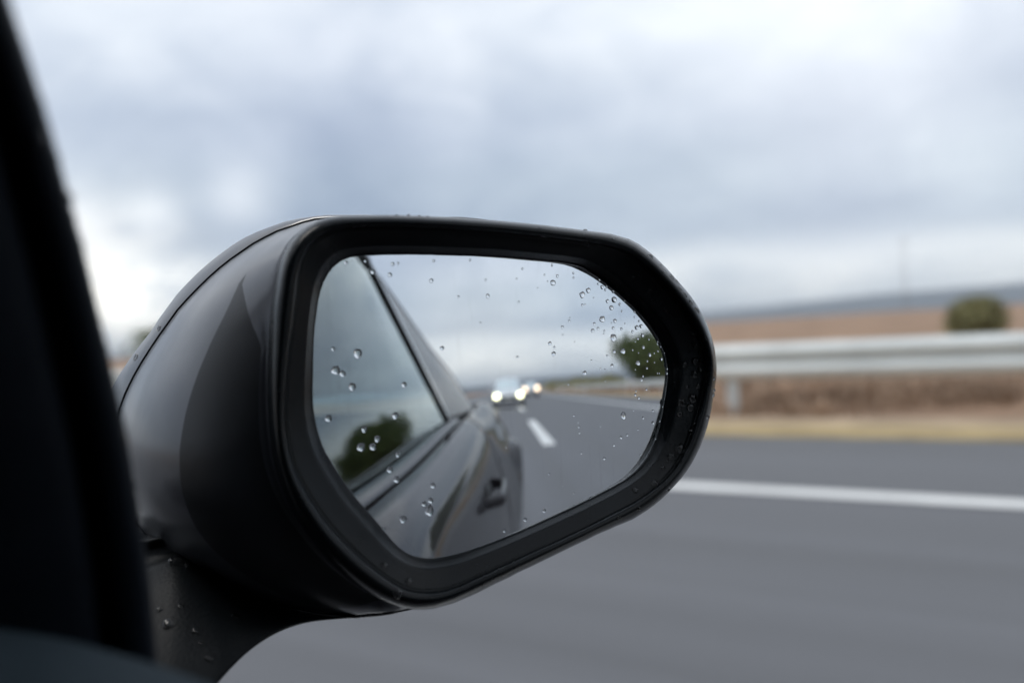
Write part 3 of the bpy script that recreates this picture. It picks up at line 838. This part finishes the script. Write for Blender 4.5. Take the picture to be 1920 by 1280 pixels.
bm = bmesh.new(); grid(bm, rows)
FOOT = link('mirror_foot', bm, MT['plastic2'], SIDE)

# ================================================================ rain drops
def tree_of(o):
    me = o.data; mw = o.matrix_basis.copy()
    T = Vector((0, 0, 0)); r = o
    while r is not None: T += Vector(r.location); r = r.parent
    return BVHTree.FromPolygons([v.co + T for v in me.vertices], [list(p.vertices) for p in me.polygons])
BV = {n: tree_of(o) for n, o in (('rim', RIM), ('shell', SIDE), ('dark_refl', DARK_REFL), ('cap', CAP), ('foot', FOOT), ('pillar', apil))}
def dome(seed, hgt=.62):
    rnd = random.Random(seed); bm = bmesh.new()
    NV, NU = 9, 22
    amp = [rnd.uniform(-.07, .07) for _ in range(4)]; ph = [rnd.uniform(0, 6.28) for _ in range(4)]
    rows = []
    for i in range(NV + 1):
        th_ = lerp(-.16, math.pi / 2, i / NV)
        row = []
        for k in range(NU):
            a = k * math.tau / NU
            w_ = 1 + sum(m_ * math.cos((j + 2) * a + p_) for j, (m_, p_) in enumerate(zip(amp, ph)))
            r = max(.02, math.cos(th_) ** .8) * w_
            row.append((r * math.cos(a), r * math.sin(a) * 1.08, hgt * math.sin(th_)))
        rows.append(row)
    vs = grid(bm, rows, closed=True); bm.faces.new(vs[-1])
    bmesh.ops.recalc_face_normals(bm, faces=bm.faces)
    me = bpy.data.meshes.new('raindrop'); bm.to_mesh(me); bm.free()
    for p in me.polygons: p.use_smooth = True
    me.materials.append(MT['water'])
    return me
DOMES = [dome(s, h) for s, h in ((1, .62), (2, .55), (3, .68), (4, .58))]
seen = []
def drop(x, y, rpx, where, label, group, tall=1.0, high=1.0):
    for a, b in seen:
        if math.hypot(x - a, y - b) < 3.5: return None
    seen.append((x, y))
    d = ray(x, y)
    if where == 'glass':
        P = on_sphere(x, y); N = (P - SCN).normalized()
    else:
        best = None
        for n in (where if isinstance(where, tuple) else (where,)):
            hit = BV[n].ray_cast(CAM, d)
            if hit[0] is not None and (best is None or hit[3] < best[3]): best = hit
        if best is None: return None
        P, N = best[0], best[1]
        if N.dot(d) > 0: N = -N
    r = rpx * dep(P) / FPX
    o = bpy.data.objects.new('raindrop', random.choice(DOMES)); COL.objects.link(o)
    o.location = P - N * r * .02
    upv = Vector((0, 0, 1)); upv = (upv - N * upv.dot(N)).normalized()
    m3 = Matrix((upv.cross(N), upv, N)).transposed()
    o.matrix_world = Matrix.Translation(o.location) @ m3.to_4x4() @ Matrix.Diagonal((r * random.uniform(.92, 1.05), r * tall, r * high, 1))
    tag(o, label, 'raindrop', group)
    return o
GLASS_DROPS = [(1036.8, 530.0, 4.5), (1045.0, 517.5, 2.5), (1020.8, 515.0, 1.5), (979.5, 503.8, 2.0), (968.8, 522.5, 1.5), (910.5, 525.0, 2.0), (914.5, 555.0, 3.5), (972.5, 566.2, 2.0), (1035.0, 497.0, 2.0), (1075.0, 512.0, 1.75), (1075.5, 520.5, 1.75), (1008.0, 540.0, 1.25), (1026.8, 527.5, 1.25), (1091.8, 552.5, 5.0), (1103.0, 544.2, 4.0), (1092.0, 572.0, 2.25), (1097.0, 570.8, 1.5), (1113.0, 558.0, 1.25), (1123.2, 525.5, 2.25), (1121.5, 532.0, 1.75), (1128.8, 538.2, 3.0), (1137.0, 537.5, 1.75), (1135.0, 543.0, 2.0), (1149.2, 546.8, 2.25), (1138.8, 564.5, 3.0), (1151.5, 561.8, 4.75), (1162.0, 570.5, 2.25), (1146.2, 577.0, 3.75), (1170.8, 564.2, 1.5), (1165.8, 583.2, 1.75), (1189.5, 584.5, 1.75), (1189.5, 594.2, 1.25), (1129.2, 598.2, 5.0), (1153.0, 601.5, 3.25), (1147.0, 605.0, 1.25), (1114.5, 607.0, 2.5), (1111.2, 619.5, 3.0), (1121.2, 615.5, 2.25), (1149.5, 615.0, 2.5), (1165.0, 616.5, 2.25), (1171.8, 606.2, 1.25), (1133.2, 620.5, 1.75), (1132.0, 625.5, 1.25), (1150.0, 633.0, 5.75), (1198.2, 601.8, 1.75), (1193.8, 613.8, 3.5), (1201.8, 611.2, 3.0), (1185.8, 621.5, 2.25), (1186.2, 631.2, 1.5), (1204.5, 628.5, 3.0), (1195.8, 635.0, 2.0), (1216.2, 636.2, 1.5), (1067.5, 601.8, 2.0), (1068.8, 595.8, 1.25), (1054.5, 613.2, 2.5), (1055.0, 627.5, 1.25), (1030.8, 643.8, 3.25), (1039.2, 650.8, 2.0), (1038.0, 663.0, 3.75), (970.0, 668.8, 2.0), (1077.5, 640.5, 1.0), (1151.8, 658.8, 2.5), (1168.2, 658.2, 4.25), (1138.0, 666.8, 1.75), (1206.2, 650.8, 2.75), (1218.2, 665.0, 3.0), (1186.2, 656.2, 1.25), (1232.5, 640.8, 1.5), (1238.2, 650.0, 1.5), (1233.0, 658.2, 1.75), (1239.5, 673.0, 2.75), (1245.0, 661.8, 1.25), (1196.2, 680.5, 3.75), (1213.8, 676.8, 1.5), (1213.0, 690.0, 1.5), (1226.8, 679.2, 1.0), (1191.2, 692.5, 1.0), (1147.5, 685.5, 3.0), (1134.2, 693.0, 1.5), (1125.5, 690.5, 1.25), (1108.8, 675.8, 1.5), (1096.2, 698.8, 3.5), (1250.0, 691.2, 1.75), (1197.0, 661.2, 1.0), (1226.2, 662.0, 1.25), (1191.2, 640.5, 1.0), (1096.8, 700.0, 3.75), (1125.5, 690.5, 1.25), (1133.8, 693.2, 1.5), (1203.0, 712.0, 2.0), (1205.8, 705.0, 1.5), (1232.5, 699.5, 1.25), (1236.0, 699.5, 1.25), (1249.5, 699.5, 2.25), (1213.0, 690.0, 1.25), (1190.8, 692.5, 1.0), (1065.8, 720.5, 1.25), (1135.0, 714.2, 1.0), (1174.2, 705.0, 1.25), (1212.0, 729.5, 1.75), (1192.5, 733.0, 1.25), (1191.2, 740.0, 2.0), (1197.5, 745.8, 2.25), (1168.8, 778.8, 4.5), (1223.8, 769.5, 1.5), (1205.8, 783.0, 2.0), (1224.0, 792.0, 2.5), (1241.8, 762.0, 1.5), (1188.0, 769.0, 1.0), (1236.2, 788.8, 1.75), (1075.8, 778.8, 1.5), (1083.8, 791.8, 1.0), (1085.2, 800.0, 1.5), (1086.5, 811.2, 1.5), (1125.8, 799.0, 1.0), (1164.2, 819.5, 2.5), (1176.2, 815.0, 1.75), (1195.8, 805.0, 1.25), (1151.2, 834.0, 2.0), (1133.0, 859.0, 2.25), (1090.0, 849.0, 1.5), (1200.8, 852.0, 1.25), (1228.2, 822.0, 1.75), (1029.5, 888.0, 1.5), (1180.0, 887.2, 1.0), (1075.8, 923.8, 1.25), (1107.8, 933.8, 2.75), (1076.0, 948.2, 1.25), (1020.5, 957.0, 3.0), (985.0, 973.2, 3.25), (945.8, 994.5, 2.5), (1055.0, 910.5, 0.75), (949.2, 838.0, 1.5), (629.2, 693.8, 7.0), (642.5, 700.0, 5.0), (660.5, 724.5, 6.0), (757.5, 720.8, 4.5), (616.2, 783.8, 5.5), (741.2, 778.8, 5.5), (683.2, 804.5, 5.0), (707.5, 822.5, 5.0), (676.8, 838.0, 6.5), (699.2, 837.0, 5.5), (746.2, 851.8, 4.0), (731.2, 880.0, 5.0), (743.8, 898.0, 5.5), (811.8, 909.5, 4.5), (807.5, 937.5, 4.5), (795.0, 943.8, 4.0), (805.0, 956.2, 7.0), (756.2, 972.5, 6.0), (720.0, 991.2, 3.0), (670.8, 662.5, 7.5), (625.0, 653.8, 3.5), (813.2, 488.8, 2.25), (881.2, 487.5, 2.0), (808.8, 526.2, 3.5), (910.8, 525.0, 2.25), (859.5, 556.5, 2.25), (914.5, 555.0, 3.5), (968.8, 522.5, 1.25), (972.5, 566.2, 1.5), (736.2, 495.0, 3.0), (746.2, 493.8, 2.25), (731.2, 515.0, 3.5), (698.8, 510.0, 3.5), (685.0, 490.0, 2.5), (648.8, 492.5, 3.0), (828.8, 652.5, 3.5), (970.0, 669.2, 1.75), (900.8, 605.0, 1.5)]
RIM_DROPS = [(1302.5, 701.2, 4.5), (1283.8, 682.5, 4.0), (1312.5, 692.5, 3.0), (1322.5, 703.8, 2.5), (1338.8, 710.0, 2.0), (1288.0, 724.5, 3.0), (1308.2, 723.0, 3.5), (1298.8, 747.0, 5.5), (1278.0, 754.2, 5.5), (1295.0, 763.8, 5.0), (1275.0, 776.2, 4.0), (1274.5, 765.8, 2.0), (1308.0, 772.0, 2.0), (1296.2, 810.0, 4.5), (1302.5, 795.0, 3.0), (1275.0, 841.2, 6.5), (1259.5, 857.0, 5.5), (1251.0, 865.0, 1.75), (1242.5, 877.0, 3.0), (1235.5, 888.8, 1.5), (1228.2, 906.8, 5.0), (1233.8, 862.5, 1.5), (1327.0, 781.2, 2.5), (1337.0, 740.0, 2.5), (1338.8, 731.2, 2.0), (1276.8, 866.2, 1.5), (1266.2, 871.2, 1.5), (1216.2, 958.8, 5.5), (1197.5, 952.5, 3.0), (1252.5, 916.2, 3.0), (1191.8, 918.8, 3.5), (1160.0, 968.8, 2.5), (1262.5, 717.5, 1.5), (1218.8, 482.0, 3.5), (1243.8, 511.2, 5.0), (1260.0, 520.0, 6.0), (1268.8, 527.5, 4.0), (1275.0, 541.2, 4.5), (1295.0, 566.2, 6.0), (1301.2, 567.0, 2.5), (1306.2, 582.0, 7.0), (1285.0, 552.5, 5.0), (1220.0, 545.0, 3.5), (1250.0, 583.8, 2.0), (1297.5, 618.8, 2.0), (1301.2, 627.5, 3.0), (1303.8, 647.5, 3.5), (1313.8, 660.0, 3.5), (1303.8, 676.2, 4.5), (1313.8, 676.2, 3.0), (1285.0, 680.0, 4.0), (1312.5, 692.5, 2.5), (1322.5, 635.0, 2.0), (1097.5, 432.5, 4.5), (1010.0, 427.5, 4.0), (1149.5, 448.0, 3.5), (1177.5, 448.8, 1.5), (1239.5, 497.0, 2.0), (1272.5, 531.2, 2.5), (1187.5, 520.0, 1.75), (1128.8, 527.5, 2.5), (1160.0, 551.2, 3.5), (1180.0, 568.8, 2.5), (655, 402.5, 3), (685, 402.5, 3), (744, 404, 4), (766, 404, 4), (786, 405, 3), (802, 406, 3), (720, 1061, 5), (767, 1090, 5), (746, 1112, 6)]
UNIQUE = {(1150.0, 633.0): 'largest raindrop on the right of the mirror glass, above the tree reflection',
          (1129.2, 598.2): 'oval raindrop in the middle of the cluster near the rounded glass corner',
          (1168.8, 778.8): 'tall raindrop on the mirror glass over the reflected white edge line',
          (1096.8, 700.0): 'dark raindrop on the mirror glass just left of the reflected tree, near the skyline',
          (1036.8, 560.0): '', (670.8, 662.5): 'biggest bright raindrop high on the reflected side window',
          (629.2, 693.8): 'bright raindrop near the left edge of the mirror glass on the reflected window',
          (805.0, 956.2): 'double length raindrop low on the mirror glass over dark reflected bodywork',
          (756.2, 972.5): 'raindrop near the bottom corner of the mirror glass on the reflected door shoulder',
          (914.5, 555.0): 'lone dark raindrop on the reflected grey cloud at the top centre of the mirror glass'}
def glass_label(x, y, r):
    if x < 830 and y > 600: return 'bright raindrop on the reflected side window and door of the mirror glass', 'raindrops over the reflected car'
    if x < 1020 and y < 690: return 'small faint raindrop on the reflected cloudy sky left of the cluster', 'raindrops over the reflected sky'
    if y < 720:
        if r >= 2.6: return 'large raindrop of the cluster near the rounded right end of the mirror glass', 'large raindrops at the right end of the glass'
        return 'small raindrop of the cluster near the rounded right end of the mirror glass', 'small raindrops at the right end of the glass'
    return 'tiny raindrop on the reflected grey asphalt in the mirror glass', 'raindrops over the reflected road'
for x, y, r in GLASS_DROPS:
    u = UNIQUE.get((x, y))
    lb, gp_ = glass_label(x, y, r)
    drop(x, y, r * 1.14 + .12, 'glass', u or lb, None if u else gp_, tall=1.35 if (x, y) in ((1168.8, 778.8), (805.0, 956.2)) else 1.0)
for x, y, r in RIM_DROPS:
    if x > 1195 and y > 480:
        if r >= 5: lb, g_ = 'large raindrop clinging to the broad black right side of the mirror rim', 'large raindrops on the right side of the rim'
        else: lb, g_ = 'small raindrop clinging to the broad black right side of the mirror rim', 'small raindrops on the right side of the rim'
    elif y < 480: lb, g_ = 'raindrop on the top edge of the black mirror rim', 'raindrops on the top edge of the rim'
    else: lb, g_ = 'raindrop on the lower edge of the black mirror rim', 'raindrops on the lower edge of the rim'
    small = y < 480 or x - 1190 > .75 * (y - 440)
    drop(x, y, r * (.95 if small else 1.45) + (0 if small else .3), ('rim', 'shell'), lb, g_, high=1.1 if small else 1.5)
for x, y, r, lb in ((298, 615.5, 5, 'raindrop high on the grey front edge of the mirror housing'), (254.5, 669.5, 6, 'raindrop low on the grey front edge of the mirror housing, near the pillar'), (511, 605, 5, 'single raindrop on the dark side of the mirror housing beside the rim')):
    drop(x, y, r, ('rim', 'shell', 'dark_refl', 'cap'), lb, None)
for x, y, r in ((333, 1055, 17), (317, 1168, 12), (339, 1136, 6), (392, 1233, 8), (367, 1183, 8), (442, 1155, 9), (299, 1142, 6), (377, 1205, 6)):
    big = r > 15
    drop(x, y, r, 'foot', 'biggest raindrop on the black mirror foot under its upper edge' if big else 'dark raindrop on the black mirror foot', None if big else 'raindrops on the mirror foot')
for x, y, r, lb in ((72, 262, 17, 'out of focus raindrop high on the dark windscreen pillar'), (122, 372, 14, 'out of focus raindrop on the outer edge of the dark windscreen pillar')):
    drop(x, y, r, 'pillar', lb, None, high=1.6)

rnd = random.Random(11)
for i in range(16):
    x, y, d = edge[12 + i * 2]
    drop(x - rnd.uniform(2, 9), y + rnd.uniform(-10, 10), rnd.uniform(4, 8), 'pillar', 'small blurred raindrop along the outer edge of the dark windscreen pillar', 'raindrops along the pillar edge', high=1.5)
# ================================================================ damp air
bm = bmesh.new(); box(bm, (0, 0, 99), (21000, 21000, 202))
hz = link('haze', bm, MT['water'], smooth=False)
hm = bpy.data.materials.new('haze'); hm.use_nodes = True
ht = NT(hm.node_tree); ht.n.clear()
pv = ht.add('ShaderNodeVolumePrincipled'); pv.inputs['Color'].default_value = (.86, .93, 1.0, 1); pv.inputs['Density'].default_value = .00019
pv.inputs['Anisotropy'].default_value = 0.0
ho = ht.add('ShaderNodeOutputMaterial'); ht.l.new(pv.outputs[0], ho.inputs['Volume'])
hz.data.materials.clear(); hz.data.materials.append(hm)
tag(hz, kind='stuff')
